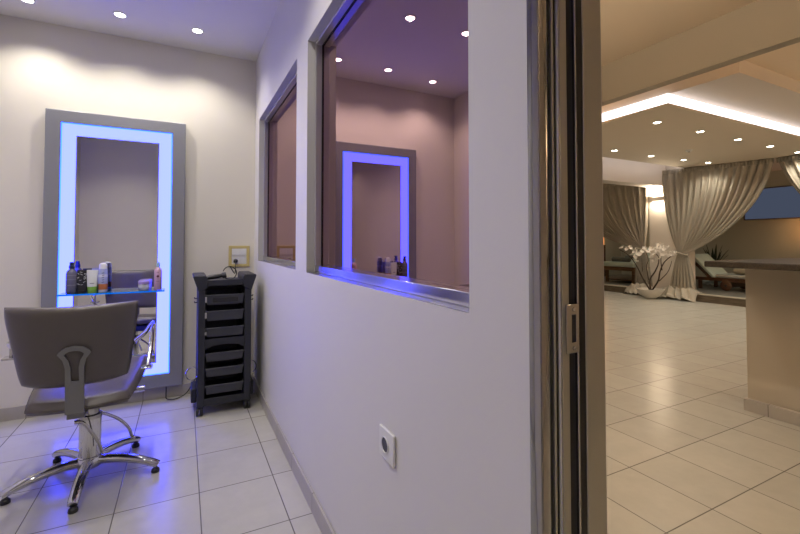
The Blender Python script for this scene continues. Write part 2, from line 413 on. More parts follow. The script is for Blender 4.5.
# shelf
sh = thing('glass_shelf', 'narrow blue glass shelf across the lit mirror holding hair products', 'shelf', (-.91, -.13, .79))
obj('shelf_plate', MB().box(-1.207, -.618, -.2, mf-.001, .788, .7975), 'shelfglass', sh, bevel=.0015)
obj('front_edge', MB().box(-1.208, -.617, -.2025, -.2005, .7885, .797), 'shelfedge', sh, smooth=False)
for xx in (-1.15, -.68):
    obj('shelf_clip', MB().box(xx-.012, xx+.012, -.085, mf-.001, .776, .7875), 'chrome', sh, bevel=.002)

# products
S = .7978
def prod(name, label, cat, x, y): return thing(name, label, cat, (x, y, S), 'hair products on the glass shelf')
def body(prof, x, y, seg=28, sx=1., sy=1.): return MB().lathe(prof, (x, y, S), seg, 'z', sx, sy)
x, y = -1.145, -.145
b = prod('pump_bottle', 'slate grey pump bottle with navy nozzle, leftmost on the glass shelf', 'bottle', x, y)
obj('bottle', body([(.0, 0), (.027, 0), (.029, .004), (.029, .125), (.024, .145), (.013, .157), (.013, .164)], x, y), 'blk_bottle', b)
n = obj('pump_nozzle', body([(.0, .162), (.015, .162), (.015, .176), (.012, .180), (.010, .20), (.008, .202), (0, .202)], x, y), 'pump', b)
obj('nozzle_tip', MB().box(x-.006, x+.006, y-.028, y+.008, S+.192, S+.203), 'pump', n, bevel=.002)
x, y = -1.090, -.145
b = prod('hair_gel_tube', 'black tube printed with white scribbles, second from left on the shelf', 'tube', x, y)
def tubegrid(x, y, w0, d0, w1, d1, z0, z1):
    def f(a, t):
        an = 2*PI*a; w = w0+(w1-w0)*t; d = d0+(d1-d0)*t
        return (x+w*math.cos(an), y+d*math.sin(an), S+z0+(z1-z0)*t)
    m = MB().grid(f, 32, 12)
    m.f.append(tuple(range(32))[::-1]); m.f.append(tuple(12*33+i for i in range(32)))
    return m
obj('tube_body', tubegrid(x, y, .029, .020, .026, .006, .018, .150), 'blacktube', b)
obj('tube_cap', tubegrid(x, y, .027, .020, .0275, .020, 0, .0175), 'black', b)
pr = MB(); rr = random.Random(3)
for k in range(15):
    t = rr.uniform(.08, .92); a = rr.uniform(-2.45, -.7); w = .0295-.003*t; d = .0206-.0138*t
    px, py, pz = x+w*math.cos(a), y+d*math.sin(a), S+.018+.132*t
    tx, ty = -w*math.sin(a), d*math.cos(a); L = math.hypot(tx, ty); tx /= L; ty /= L
    q = rr.uniform(.004, .008); up = rr.uniform(-.006, .006)
    pr.tube([(px-tx*q, py-ty*q, pz-up), (px, py-.0006, pz), (px+tx*q, py+ty*q, pz+up)], .0013, 6)
obj('printed_pattern', pr, 'whitemark', b)
x, y = -1.035, -.145
b = prod('lotion_tube', 'white squeeze tube with green lower end standing beside the spray can', 'tube', x, y)
obj('tube_body', tubegrid(x, y, .026, .019, .033, .004, .018, .150), 'tube_wg', b)
obj('tube_cap', tubegrid(x, y, .025, .019, .0255, .019, 0, .0175), 'tube_wg', b)
obj('printed_label', MB().tube([(x-.010, y-.0148, S+.062), (x+.012, y-.0148, S+.062)], .0018, 6), 'char', b)
x, y = -.976, -.145
b = prod('spray_can', 'white and blue spray can with an orange band and domed white cap', 'spray can', x, y)
obj('can_body', body([(0, 0), (.0245, 0), (.026, .003), (.026, .148), (.023, .156)], x, y), 'spray_wo', b)
obj('can_cap', body([(0, .155), (.0235, .155), (.0235, .176), (.019, .188), (.010, .194), (0, .195)], x, y), 'white', b)
pr = MB()
for k in range(5): pr.tube([(x-.004+.002*(k % 2), y-.0262, S+.066+k*.015), (x+.009, y-.0246, S+.070+k*.015)], .002, 6)
obj('printed_label', pr, 'pump', b)
x, y = -.742, -.115
b = prod('cream_jar', 'low frosted jar with lilac lid on the right of the shelf', 'jar', x, y)
obj('jar_body', body([(0, 0), (.034, 0), (.037, .005), (.037, .038), (.035, .042)], x, y), 'jarbody', b)
obj('jar_lid', body([(0, .042), (.039, .042), (.039, .060), (.035, .065), (0, .066)], x, y), 'lilac', b)
x, y = -.660, -.135
b = prod('spray_bottle', 'pink spray bottle with pale blue cap, rightmost on the shelf', 'bottle', x, y)
obj('bottle', body([(0, 0), (.022, 0), (.0235, .004), (.0235, .130), (.019, .146), (.010, .155), (.010, .160)], x, y), 'pink', b)
obj('spray_cap', body([(0, .158), (.011, .158), (.011, .184), (.008, .190), (0, .191)], x, y), 'bluecap', b)
pr = MB()
pr.lathe([(0, .0), (.008, 0), (.008, -.0012), (0, -.0014)], (x, y-.0233, S+.094), 16, 'y')
obj('printed_emblem', pr, 'plum', b)
for zz in (.06, .12): obj('printed_line', MB().tube([(x-.008, y-.0226, S+zz), (x+.008, y-.0226, S+zz)], .0015, 6), 'plum', b)

# ------------------------------------------------------------------ salon chair
cx, cy = -.893, -1.02
ch = thing('salon_chair', 'taupe hydraulic salon chair on five chrome legs facing the lit mirror', 'chair', (cx, cy, 0))
obj('base_hub', MB().lathe([(0, .055), (.05, .055), (.056, .068), (.056, .088), (.049, .098), (0, .099)], (cx, cy, 0)), 'chrome', ch)
obj('column', MB().lathe([(0, .097), (.048, .097), (.048, .104), (.045, .106), (.045, .285), (.0, .285)], (cx, cy, 0)), 'chrome', ch)
obj('piston', MB().lathe([(0, .284), (.047, .284), (.047, .300), (.036, .304), (.036, .352), (0, .352)], (cx, cy, 0)), 'steel', ch)
for a in (55.5, 126, 198, 268.5, 341):
    a = math.radians(a); R = .305; ca, sa = math.cos(a), math.sin(a)
    path = [(cx+ca*r, cy+sa*r, z) for r, z in [(.03, .078), (.09, .082), (.16, .077), (.23, .064), (.285, .047), (.308, .036)]]
    lg = obj('leg', MB().tube(smooth_path(path, 4), [.026-.0003*i for i in range(21)], 14, flat=.82), 'chrome', ch)
    obj('foot_glide', MB().lathe([(0, 0), (.017, 0), (.0185, .003), (.0175, .014), (.010, .022), (0, .022)], (cx+ca*.297, cy+sa*.297, 0), 20), 'black', lg)
obj('pump_lever', MB().tube(smooth_path([(cx-.032, cy-.09, .298), (cx-.012, cy-.085, .288), (cx+.02, cy-.082, .235), (cx+.045, cy-.08, .185), (cx+.06, cy-.078, .138)]), .007, 10).lathe([(0,-.012),(.009,-.010),(.011,0),(.009,.010),(0,.012)], (cx-.036, cy-.09, .300), 14, 'x'), 'steel', ch)
obj('pump_lever', MB().tube(smooth_path([(cx+.032, cy+.03, .285), (cx+.06, cy+.05, .268), (cx+.115, cy+.06, .225), (cx+.15, cy+.07, .175), (cx+.165, cy+.075, .125)]), .007, 10).lathe([(0,-.012),(.009,-.010),(.011,0),(.009,.010),(0,.012)], (cx+.17, cy+.075, .12), 14, 'x'), 'steel', ch)
obj('seat_plate', MB().box(cx-.13, cx+.13, -1.10, -.90, .352, .400), 'black', ch, bevel=.004)
def seat_fn(u, v, s):
    c = .10
    x = u*math.sqrt(1-c*v*v); y = v*math.sqrt(1-c*u*u)
    w = .197 + .044*(v+1)/2
    e = max(abs(u), abs(v))
    th = (1-e**16)**.5 if e < 1 else 0
    zt = .418 + .052*(v+1)/2
    top = .036 + .006*(1-u*u)*(1-v*v)
    yy = -.985 + y*.265 - .03*(1-u*u)*(1 if v < 0 else 0)*(-v)**4
    z = zt + (top*th-.006 if s > 0 else -.030*th)
    return (cx-.008 + x*w, yy, z)
obj('seat', MB().pillow(seat_fn, 36, 36), 'leather', ch, merge=True)
def back_fn(u, v, s):
    c = .045
    cr = 1-.022*(abs(u)*abs(v))**6
    x = u*math.sqrt(1-c*v**4)*cr; zz = v*math.sqrt(1-c*u**4)*cr
    t = (zz+1)/2
    w = .200 + .045*t**1.2
    e = max(abs(u), abs(v)); th = (1-e**8)**.5 if e < 1 else 0
    y = -1.262 - .075*t + .075*abs(u)**2.2 + (.026 if s > 0 else -.028)*th
    return (cx-.026 + x*w, y, .508 + .352*t + .010*u*u*t)
obj('backrest', MB().pillow(back_fn, 40, 32), 'leather', ch, merge=True)
# bracket: flat satin stem that flares into a looped head
bc = -.905
def bst(z): return -1.300 - .075*max(0, (z-.53))/.335
outer = [(bc-.033, .402), (bc+.033, .402), (bc+.033, .60), (bc+.040, .635), (bc+.058, .662), (bc+.052, .674), (bc+.03, .690), (bc, .695), (bc-.03, .690), (bc-.052, .674), (bc-.058, .662), (bc-.040, .635), (bc-.033, .60)]
inner = [(bc-.014, .540), (bc+.014, .540), (bc+.014, .60), (bc+.020, .632), (bc+.034, .657), (bc+.032, .662), (bc+.02, .671), (bc, .674), (bc-.02, .671), (bc-.032, .662), (bc-.034, .657), (bc-.020, .632), (bc-.014, .60)]
bm_ = MB().ring_prism(outer, inner, 'y', -.006, .006)
bm_.v = [(a, bst(c)+b_, c) for a, b_, c in bm_.v]
obj('back_bracket', bm_, 'bracket', ch, bevel=.0015)
obj('bracket_arm', MB().box(bc-.031, bc+.031, -1.300, -1.27, .404, .416).box(bc-.031, bc+.031, -1.275, -1.10, .372, .386).box(bc-.031, bc+.031, -1.285, -1.27, .374, .416), 'bracket', ch, bevel=.002)
arm_r = obj('armrest', MB().tube(smooth_path([(-.705, -1.225, .665), (-.668, -1.13, .685), (-.655, -1.0, .695), (-.652, -.86, .690), (-.652, -.795, .668), (-.652, -.81, .63), (-.652, -.90, .575), (-.656, -1.03, .498)], 5), .0105, 12), 'chrome', ch)
obj('arm_foot', MB().box(-.685, -.636, -1.065, -1.005, .492, .503), 'chrome', arm_r, bevel=.003)
arm_l = obj('armrest', MB().tube(smooth_path([(-1.085, -1.225, .665), (-1.15, -1.14, .672), (-1.19, -1.05, .676), (-1.185, -.90, .680), (-1.165, -.81, .660), (-1.15, -.83, .62), (-1.12, -.92, .56), (-1.09, -1.03, .485)], 5), .0105, 12), 'chrome', ch)
obj('arm_foot', MB().box(-1.212, -1.15, -1.08, -1.02, .606, .616).box(-1.19, -1.176, -1.06, -1.04, .612, .672), 'chrome', arm_l, bevel=.003)
fr = obj('footrest', MB().tube(smooth_path([(cx, -.86, .345), (cx, -.74, .335), (cx, -.62, .27), (cx, -.53, .235)], 4), .013, 12), 'chrome', ch)
obj('foot_bar', MB().tube([(cx-.19, -.5, .232), (cx+.19, -.5, .232)], .016, 14).box(cx-.05, cx+.05, -.545, -.49, .222, .234), 'chrome', fr)

# ------------------------------------------------------------------ trolley
tx0, tx1, ty0, ty1 = -.415, -.085, -.5, -.16
tr = thing('salon_trolley', 'black six drawer salon trolley on castors in the corner under the socket', 'trolley', ((tx0+tx1)/2, -.33, 0))
PW = .044
for xx in (tx0, tx1-PW):
    for yy in (ty0, ty1-.05):
        obj('post', MB().box(xx, xx+PW, yy, yy+.05, .058, .85), 'char', tr, bevel=.005)
for xx in (tx0+.004, tx1-.012):
    obj('side_panel', MB().box(xx, xx+.008, ty0+.05, ty1-.05, .075, .83), 'char', tr, smooth=False)
obj('back_panel', MB().box(tx0+PW, tx1-PW, ty1-.012, ty1-.004, .08, .84), 'black', tr, smooth=False)
# top with flared wings
tt = obj('top_tray', MB().box(tx0+.02, tx1-.02, ty0+.004, ty1, .846, .866).box(tx0+.05, tx1-.05, ty0+.001, ty0+.012, .84, .879), 'char', tr, bevel=.003)
for s, xe in ((-1, tx0), (1, tx1)):
    pl = [(xe-s*.003, .80), (xe+s*.031, .902), (xe+s*.027, .910), (xe-s*.045, .910), (xe-s*.055, .896), (xe-s*.055, .83)]
    obj('tray_wing', MB().prism(pl, 'y', ty0-.012, ty1+.004), 'char', tt, bevel=.004)
    obj('wing_recess', MB().box(xe-s*.012-.014, xe-s*.012+.014, ty0+.03, ty0+.10, .9095, .9115), 'black', tt, bevel=.001)
dx0, dx1 = tx0+PW+.004, tx1-PW-.004
def drawer(z0, z1, recess=False, out=0):
    # tapered open bin
    yf = ty0+.004-out
    d = MB()
    o = [(dx0+.008, yf+.012, z0), (dx1-.008, yf+.012, z0), (dx1-.008, ty1-.03, z0), (dx0+.008, ty1-.03, z0)]
    p = [(dx0, yf, z1), (dx1, yf, z1), (dx1, ty1-.02, z1), (dx0, ty1-.02, z1)]
    q = [(dx0+.005, yf+.006, z1), (dx1-.005, yf+.006, z1), (dx1-.005, ty1-.025, z1), (dx0+.005, ty1-.025, z1)]
    r = [(dx0+.012, yf+.017, z0+.004), (dx1-.012, yf+.017, z0+.004), (dx1-.012, ty1-.034, z0+.004), (dx0+.012, ty1-.034, z0+.004)]
    fs = [(3,2,1,0), (12,13,14,15)]
    for k in range(4):
        j = (k+1) % 4
        fs += [(k, j, 4+j, 4+k), (4+k, 4+j, 8+j, 8+k), (8+k, 8+j, 12+j, 12+k)]
    d.add(o+p+q+r, fs)
    w = obj('drawer', d, 'drawer', tr, bevel=.002)
    obj('drawer_rim', MB().box(dx0-.004, dx1+.004, yf-.006, yf+.002, z1-.008, z1), 'drawer', w, bevel=.002)
    if recess: obj('handle_slot', MB().box(dx0+.04, dx1-.035, yf+.002, yf+.009, (z0+z1)/2-.018, (z0+z1)/2+.012), 'black', w, bevel=.003)
    for sx in (dx0-.008, dx1+.001):
        obj('runner', MB().box(sx, sx+.007, yf-.003, ty1-.03, z1-.018, z1-.010), 'black', w, smooth=False)
    return w
for i, (z0, z1) in enumerate([(.715, .782), (.610, .677), (.503, .566), (.342, .402), (.243, .303), (.130, .192)]):
    drawer(z0, z1, i == 0)
for z0 in (.735, .632, .523):
    obj('label_clip', MB().box(tx0+PW-.003, tx0+PW+.008, ty0-.008, ty0-.001, z0, z0+.036 if z0 > .6 else z0+.018), 'silver', tr, bevel=.001)
mid = [(tx0+PW-.004, .425), (tx0+PW+.05, .447), ((tx0+tx1)/2, .453), (tx1-PW-.05, .447), (tx1-PW+.004, .425), (tx1-PW+.004, .492), (tx0+PW-.004, .492)]
obj('middle_panel', MB().prism(mid, 'y', ty0+.004, ty0+.02), 'char', tr, bevel=.002)
obj('shelf_board', MB().box(tx0+PW, tx1-PW, ty0+.02, ty1-.02, .47, .484), 'black', tr, smooth=False)
bp_ = [(tx0+PW-.004, .062), (tx1-PW+.004, .062), (tx1-PW+.004, .108), (tx0+PW-.004, .108)]
obj('base_panel', MB().prism(bp_, 'y', ty0+.002, ty0+.02).box(tx0+PW, tx1-PW, ty0+.02, ty1-.02, .075, .09), 'char', tr, bevel=.003)
for xx in (tx0+.016, tx1-.022):
    for yy in (ty0+.022, ty1-.03):
        c = obj('castor', MB().lathe([(0, .045), (.012, .045), (.012, .058), (0, .058)], (xx, yy, 0), 16).box(xx-.02, xx+.02, yy-.014, yy+.016, .044, .054), 'char', tr, bevel=.002)
        for k in (-.021, .003): obj('wheel', MB().lathe([(0, 0), (.022, 0), (.027, .004), (.027, .014), (.022, .018), (0, .018)], (xx+k, yy, .027), 20, 'x'), 'black', c)
for s, xe in ((-1, tx0), (1, tx1)):
    obj('side_pocket', MB().prism([(-.40, .155), (-.40, .062), (-.27, .045), (-.22, .062), (-.22, .155)], 'x', min(xe, xe+s*.033), max(xe, xe+s*.033)), 'char', tr, bevel=.006)
    obj('dryer_ring', MB().tube([(xe+s*.026+.038*math.cos(a), -.31+.012*math.sin(a), .232+.040*math.sin(a)) for a in [2*PI*k/28 for k in range(28)]], .0035, 8, closed=True), 'chrome', tr)
    for zz in (.755, .728): obj('hook', MB().tube([(xe, -.42, zz), (xe+s*.018, -.42, zz), (xe+s*.020, -.42, zz+.008)], .004, 8), 'black', tr)

# clipper with ring of cable and plug
cl = thing('hair_clipper', 'black hair clipper with looped cable lying on the salon trolley top', 'hair clipper', (-.29, -.36, .868))
obj('clipper_body', MB().tube([(-.365, -.375, .885), (-.35, -.375, .886), (-.30, -.37, .892), (-.25, -.365, .90)], [.012, .018, .019, .015], 14, flat=.8), 'black', cl)
obj('clipper_blade', MB().box(-.392, -.366, -.392, -.358, .874, .894), 'silver', cl, bevel=.002)
obj('clipper_collar', MB().tube([(-.262, -.366, .897), (-.238, -.364, .902)], [.020, .019], 14), 'drawer', cl)
ringp = [(-.212+.044*math.cos(a), -.35+.01*math.sin(a), .913+.044*math.sin(a)) for a in [PI*1.05+2*PI*k/28 for k in range(27)]]
obj('cable', MB().tube(smooth_path([(-.24, -.362, .900)]+ringp, 2), .0035, 8).tube(smooth_path([ringp[20], (-.175, -.30, .905), (-.16, -.2, .93), (-.148, -.08, .965), (-.141, -.035, .985)], 5), .003, 8), 'black', cl)
obj('plug', MB().lathe([(0, -.038), (.009, -.036), (.015, -.024), (.017, -.0165), (0, -.0165)], (-.140, 0, .981), 18, 'y'), 'black', cl)

# ------------------------------------------------------------------ sockets
so = thing('wall_socket', 'ivory framed double switch and socket plate on back wall above the trolley', 'wall socket', (-.113, 0, .935))
obj('cover_frame', MB().ring_prism(rect(-.191, -.036, .935, 1.100), rect(-.168, -.059, .957, 1.078), 'y', -.012, -.0005), 'ivory', so, bevel=.003)
obj('insert', MB().box(-.169, -.058, -.009, -.0005, .956, 1.079), 'white', so, bevel=.001)
for k in (-.167, -.1125): obj('rocker_switch', MB().box(k, k+.053, -.0125, -.009, 1.024, 1.077), 'white', so, bevel=.002)
for k in (-.141, -.087):
    q = obj('socket', MB().lathe([(.021, -.0125), (.019, -.0135), (.0185, -.0100), (.0, -.0098), (.0, -.0092), (.021, -.0092)], (k, 0, .983), 24, 'y'), 'white', so)
    obj('pin_holes', MB().lathe([(0, -.0104), (.003, -.0104), (.003, -.0099), (0, -.0099)], (k-.009, 0, .983), 10, 'y').lathe([(0, -.0104), (.003, -.0104), (.003, -.0099), (0, -.0099)], (k+.009, 0, .983), 10, 'y'), 'dark', q)
so = thing('wall_outlet', 'single white power outlet low on the partition wall below the window', 'power outlet', (0, -2.4975, .54))
yc, zc = -2.4975, .582
obj('cover_plate', MB().box(-.009, -.0005, yc-.045, yc+.045, zc-.041, zc+.041), 'white', so, bevel=.003)
q = obj('socket_rim', MB().lathe([(.0215, -.009), (.0215, -.0115), (.0195, -.0120), (.0188, -.0092), (.0, -.0092), (.0, -.0088), (.0215, -.0088)], (0, yc+.004, zc), 28, 'x'), 'white', so)
obj('socket_well', MB().lathe([(0, -.0100), (.0186, -.0100), (.0186, -.0093), (0, -.0093)], (0, yc+.004, zc), 28, 'x'), 'drawer', q)
for k in (-.009, .009): obj('pin_hole', MB().lathe([(0, -.0107), (.003, -.0107), (.003, -.0101), (0, -.0101)], (0, yc+.004+k, zc), 10, 'x'), 'dark', q)

# ================================================================== HALL
# beams, soffit, ceiling panel
struct('trim_1', MB().box(3.14, 3.24, -5, 4.8, 2.5, HH), 'beam', smooth=False, label='ceiling beam crossing the hall')
struct('trim_2', MB().box(.18, 8.42, 1.7, 2.0, 2.285, HH), 'hall_white', smooth=False, label='pale bulkhead above the left curtain')
struct('trim_3', MB().box(4.13, 11.3, -1.5, 1.7, 2.725, HH), 'hall_white', smooth=False, label='lowered ceiling soffit around the panel')
struct('trim_4', MB().box(4.10, 8.9, -.86, 1.32, 2.6, 2.622), 'panel', bevel=.003, label='floating ceiling panel with downlights')
struct('trim_5', MB().box(4.2, 8.9, -.76, 1.22, 2.622, 2.725), 'hall_white', smooth=False)
for nm, a, lab in [('cove_light', (4.101, 4.13, -.858, 1.318), 'glowing cove light along the near left edge of the ceiling panel'),
                   ('cove_light', (4.13, 8.9, -.858, -.83), 'long glowing cove light along the right edge of the ceiling panel'),
                   ('cove_light', (4.13, 8.9, 1.29, 1.318), 'cove light along the far edge of the ceiling panel facing the bulkhead')]:
    o = obj(nm, MB().box(a[0], a[1], a[2], a[3], 2.6225, 2.7245), 'cove', loc=((a[0]+a[1])/2, (a[2]+a[3])/2, 2.67), smooth=False)
    tag(o, lab, 'cove light', 'cove lights around the ceiling panel')
# platform
struct('floor', MB().box(8.2, 11.3, -2.6, 4.8, 0, .148), 'deck', smooth=False, label='raised grey deck behind the curtains')
struct('trim_6', MB().box(8.18, 8.2, -2.6, 4.8, .001, .13), 'riser', smooth=False, label='brown riser of the platform step')
struct('trim_7', MB().box(8.16, 8.25, -2.6, 4.8, .1305, .152), 'nosing', bevel=.004, label='pale nosing of the platform step')
struct('trim_8', MB().box(8.36, 8.62, 1.30, 2.06, .148, HH), 'hall_white', smooth=False, label='white pillar between the curtains')
# downlights in the panel
GH = 'downlights in the floating ceiling panel'
WC = (1, .90, .72); HP = 24
h0 = downlight((4.657, -.40, 2.6), 'panel downlight nearest the glowing corner of the ceiling panel', GH, power=HP, col=WC, mat='lampwarm', r=.04)
names = ['second', 'third', 'fourth', 'fifth']
for i, xx in enumerate((5.602, 6.556, 7.50, 8.43)):
    dup(h0, (xx, -.395, 2.6), '%s panel downlight from the glowing corner, in the row along the right cove' % names[i])
for i, (xx, yy) in enumerate([(4.66, .89), (5.64, .89), (6.59, .89), (7.45, .84), (8.12, .78)]):
    dup(h0, (xx, yy, 2.6), ['panel downlight of the far row hidden behind the door jamb', 'panel downlight of the far row right beside the door jamb', 'second visible panel downlight of the far row from the jamb', 'panel downlight of the far row just left of the curtain top', 'panel downlight touching the top of the middle curtain'][i])
GN = 'added downlights in the near hall ceiling'  # unseen lamps put in to light the hall
n0 = downlight((1.6, -1.2, HH), 'added near hall downlight left of the beam, outside the view', GN, power=44, col=WC, mat='lampwarm', r=.04)
for xx, yy, lab in [(1.6, -3.0, 'added near hall downlight by the doorway, outside the view'), (1.6, .8, 'added near hall downlight farther back, outside the view'), (4.9, -3.0, 'added hall downlight above the counter, outside the view'), (6.9, -3.0, 'added hall downlight beyond the counter, outside the view')]:
    dup(n0, (xx, yy, HH), lab)
sd = thing('smoke_detector', 'small unlit round sensor on the ceiling panel between the downlight rows', 'smoke detector', (6.664, .323, 2.6))
obj('housing', MB().lathe([(0, -.03), (.025, -.03), (.045, -.018), (.05, 0), (0, 0)], (6.664, .323, 2.6), 24), 'ring', sd)
obj('sensor_cap', MB().lathe([(0, -.036), (.012, -.035), (.014, -.0298), (0, -.0298)], (6.664, .323, 2.6), 16), 'char', sd)

# counter
co = thing('reception_counter', 'beige reception counter with overhanging dark granite top at the right edge', 'counter', (3.3, -3.0, 0))
obj('counter_body', MB().box(2.90, 3.62, -4.2, -2.05, .0, .967), 'counter', co, smooth=False)
obj('skirting', MB().box(2.868, 3.63, -4.2, -2.038, 0, .078), 'base', co, bevel=.002)
obj('counter_top', MB().box(2.53, 3.68, -4.22, -1.985, .968, 1.006), 'granite', co, bevel=.006)

# curtains
def curtain(name, label, rail, ztop, tie, wt, bot, zb, nf, amp, sag, ztie_w=.10, side=-1, free_far=True, free_first=False, xoff_tie=0):
    """rail: list of (x,y); tie: (x,y,z); bot: (y0,y1,x). s runs along the rail"""
    t = thing(name, label, 'curtain', (tie[0], tie[1], zb), 'tied back taupe curtains')
    R_ = [Vector((a, b, 0)) for a, b in rail]
    seglen = [(R_[i+1]-R_[i]).length for i in range(len(R_)-1)]; tot = sum(seglen)
    def railp(s):
        d = s*tot
        for i, l in enumerate(seglen):
            if d <= l+1e-9 or i == len(seglen)-1: return R_[i] + (R_[i+1]-R_[i])*(d/l)
            d -= l
    T = Vector(tie)
    rnd = random.Random(hash(name) % 7 + int(tie[1]*10))
    ph = [rnd.uniform(0, 6.28) for _ in range(3)]
    def fold(s): return math.sin(2*PI*nf*s + 1.1*math.sin(2*PI*2.3*s+ph[0])) + .35*math.sin(2*PI*nf*2.1*s+ph[1])
    VT = .70
    def f(s, v):
        p0 = railp(s); p0 = Vector((p0.x, p0.y, ztop))
        sgn = (s-.5)
        if free_first: sgn = -sgn
        pt = T + Vector((0, -(s-.5)*2*wt*side*-1, 0)); 
        pt = Vector((T.x+xoff_tie, T.y + (wt*(1-2*s)), T.z))
        if v < VT:
            q = v/VT
            dist = abs(p0.y - pt.y)
            c = Vector((p0.x+.0, p0.y + (pt.y-p0.y)*.16, pt.z + (ztop-pt.z)*(.36 if dist > .3 else .5)))
            t_ = q
            p = p0*(1-t_)**2 + c*2*t_*(1-t_) + pt*t_**2
            a = amp*(min(1, q*6+.35))*(1-.72*q**2.2)
            p.x += a*fold(s) + .012*math.sin(2*PI*nf*2.5*s)*max(0, 1-q*12)
            p.y += .012*fold(s+.03)*(1-q)
            return p
        q = (v-VT)/(1-VT)
        pb = Vector((bot[2], bot[0] + (bot[1]-bot[0])*s, zb))
        e = q**.7
        p = pt*(1-e) + pb*e; p.z = pt.z + (zb-pt.z)*q
        a = amp*(.28 + .75*q)
        p.x += a*(math.sin(2*PI*nf*.45*s+ph[2]) + .4*math.sin(2*PI*nf*.9*s))
        return p
    m = MB().grid(f, 260, 80)
    obj('drape', m, 'curtain', t, merge=True, solid=.006)
    def hd(s, v):
        p = railp(s); return Vector((p.x-.012+.022*math.sin(2*PI*nf*2.5*s), p.y, ztop - .09*v - .0))
    obj('gathered_header', MB().grid(hd, 300, 3), 'curtain', t, merge=True, solid=.004)
    # tie band
    pts = [(T.x+xoff_tie+.052*math.cos(a)-.0, T.y+(wt+.035)*math.sin(a), T.z+.03*math.sin(a)) for a in [2*PI*k/32 for k in range(32)]]
    obj('tie_band', MB().tube(pts, .018, 10, closed=True, flat=1.0), 'curtain', t)
    return t
def hem_pile(parent, y0, y1, x0, x1, seed, zfun):
    rnd = random.Random(seed); A = [(rnd.uniform(3, 13), rnd.uniform(3, 13), rnd.uniform(0, 6.28)) for _ in range(7)]
    def f(s, v):
        y = y0+(y1-y0)*s; x = x0+(x1-x0)*v
        h = sum(math.sin(a*s*3+b*v+c) for a, b, c in A)/7
        r = sum(math.sin(2.3*a*s+1.7*b*v+c) for a, b, c in A)/7
        edge = min(1, 5*min(s, 1-s, v*1.3+.12, (1-v)+.02))
        return (x+.05*r*edge, y+.04*h, zfun(x) + max(.006, (.055+.06*h+.035*abs(r))*edge))
    obj('piled_hem', MB().grid(f, 90, 40), 'curtain', parent, merge=True, solid=.006)
zfun = lambda x: .152 if x > 8.17 else (.0 if x < 8.05 else .152*(x-8.05)/.12)
c1 = curtain('curtain', 'taupe curtain tied back beside the white pillar, middle of the three', [(8.27, 1.76), (8.26, 1.55), (8.50, .60), (8.68, .02)], 2.598, (8.30, 1.37, .90), .075, (1.62, 1.12, 8.30), .155, 15, .029, .0)
hem_pile(c1, 1.75, 1.02, 7.98, 8.38, 4, zfun)
c2 = curtain('curtain', 'taupe curtain under the pale bulkhead, beside the door jamb, tied over the bed side', [(8.36, 4.72), (8.36, 2.03)], 2.50, (8.32, 2.22, .97), .07, (2.38, 1.97, 8.32), .155, 15, .029, .0)
hem_pile(c2, 2.46, 1.92, 8.0, 8.38, 9, zfun)
c3 = curtain('curtain', 'taupe curtain at the upper right edge falling away to the right', [(8.68, -.02), (8.62, -.50), (8.5, -1.9)], 2.598, (8.45, -1.75, .90), .075, (-1.55, -2.0, 8.40), .155, 15, .029, .0)

# sconce
def sconce(label, loc, rz, up, down, col):
    t = thing('wall_sconce', label, 'wall lamp', (0, 0, 0))
    obj('lamp_housing', MB().ring_prism(rect(-.10, -.001, -.15, .15), rect(-.085, -.008, -.135, .135), 'z', -.04, .04), 'hall_white', t, bevel=.003)
    obj('glow_tube', MB().tube([(-.045, -.12, 0), (-.045, .12, 0)], .014, 12), 'sconceglow', t)
    for k, rot in enumerate((PI, 0)):
        d = bpy.data.lights.new('bulb', 'AREA'); d.shape = 'RECTANGLE'; d.size = .06; d.size_y = .25; d.energy = (up, down)[k]; d.color = col
        o = bpy.data.objects.new('bulb', d); lnk(o); o.parent = t; o.location = (-.045, 0, .045 if k == 0 else -.045); o.rotation_euler = (rot, 0, 0)
    t.location = loc; t.rotation_euler = (0, 0, rz)
    return t
sconce('box wall lamp glowing up and down on the white pillar', (8.36, 1.83, 2.035), 0, 16, 8, (1, .82, .60))
sconce('added box fill lamp on the hall side of the window wall, outside the view', (.18, -2.0, 2.2), PI, 105, 2, (1, .78, .54))  # invented uplight that brightens the near hall ceiling
sconce('added box fill lamp hidden on the far side of the ceiling beam, nearer the counter', (3.24, -2.1, 2.64), PI, 14, 1, (1, .60, .32))  # invented lamp, warms the ceiling strip behind the beam
sconce('added box fill lamp hidden on the far side of the ceiling beam, deeper in the hall', (3.24, .3, 2.64), PI, 14, 1, (1, .60, .32))  # second invented lamp for the same ceiling strip
sconce('added box fill lamp on the right hall wall beyond the counter, outside the view', (7.0, -5, 2.0), -PI/2, 110, 2, (1, .72, .45))  # invented uplight for warm light deeper in the hall

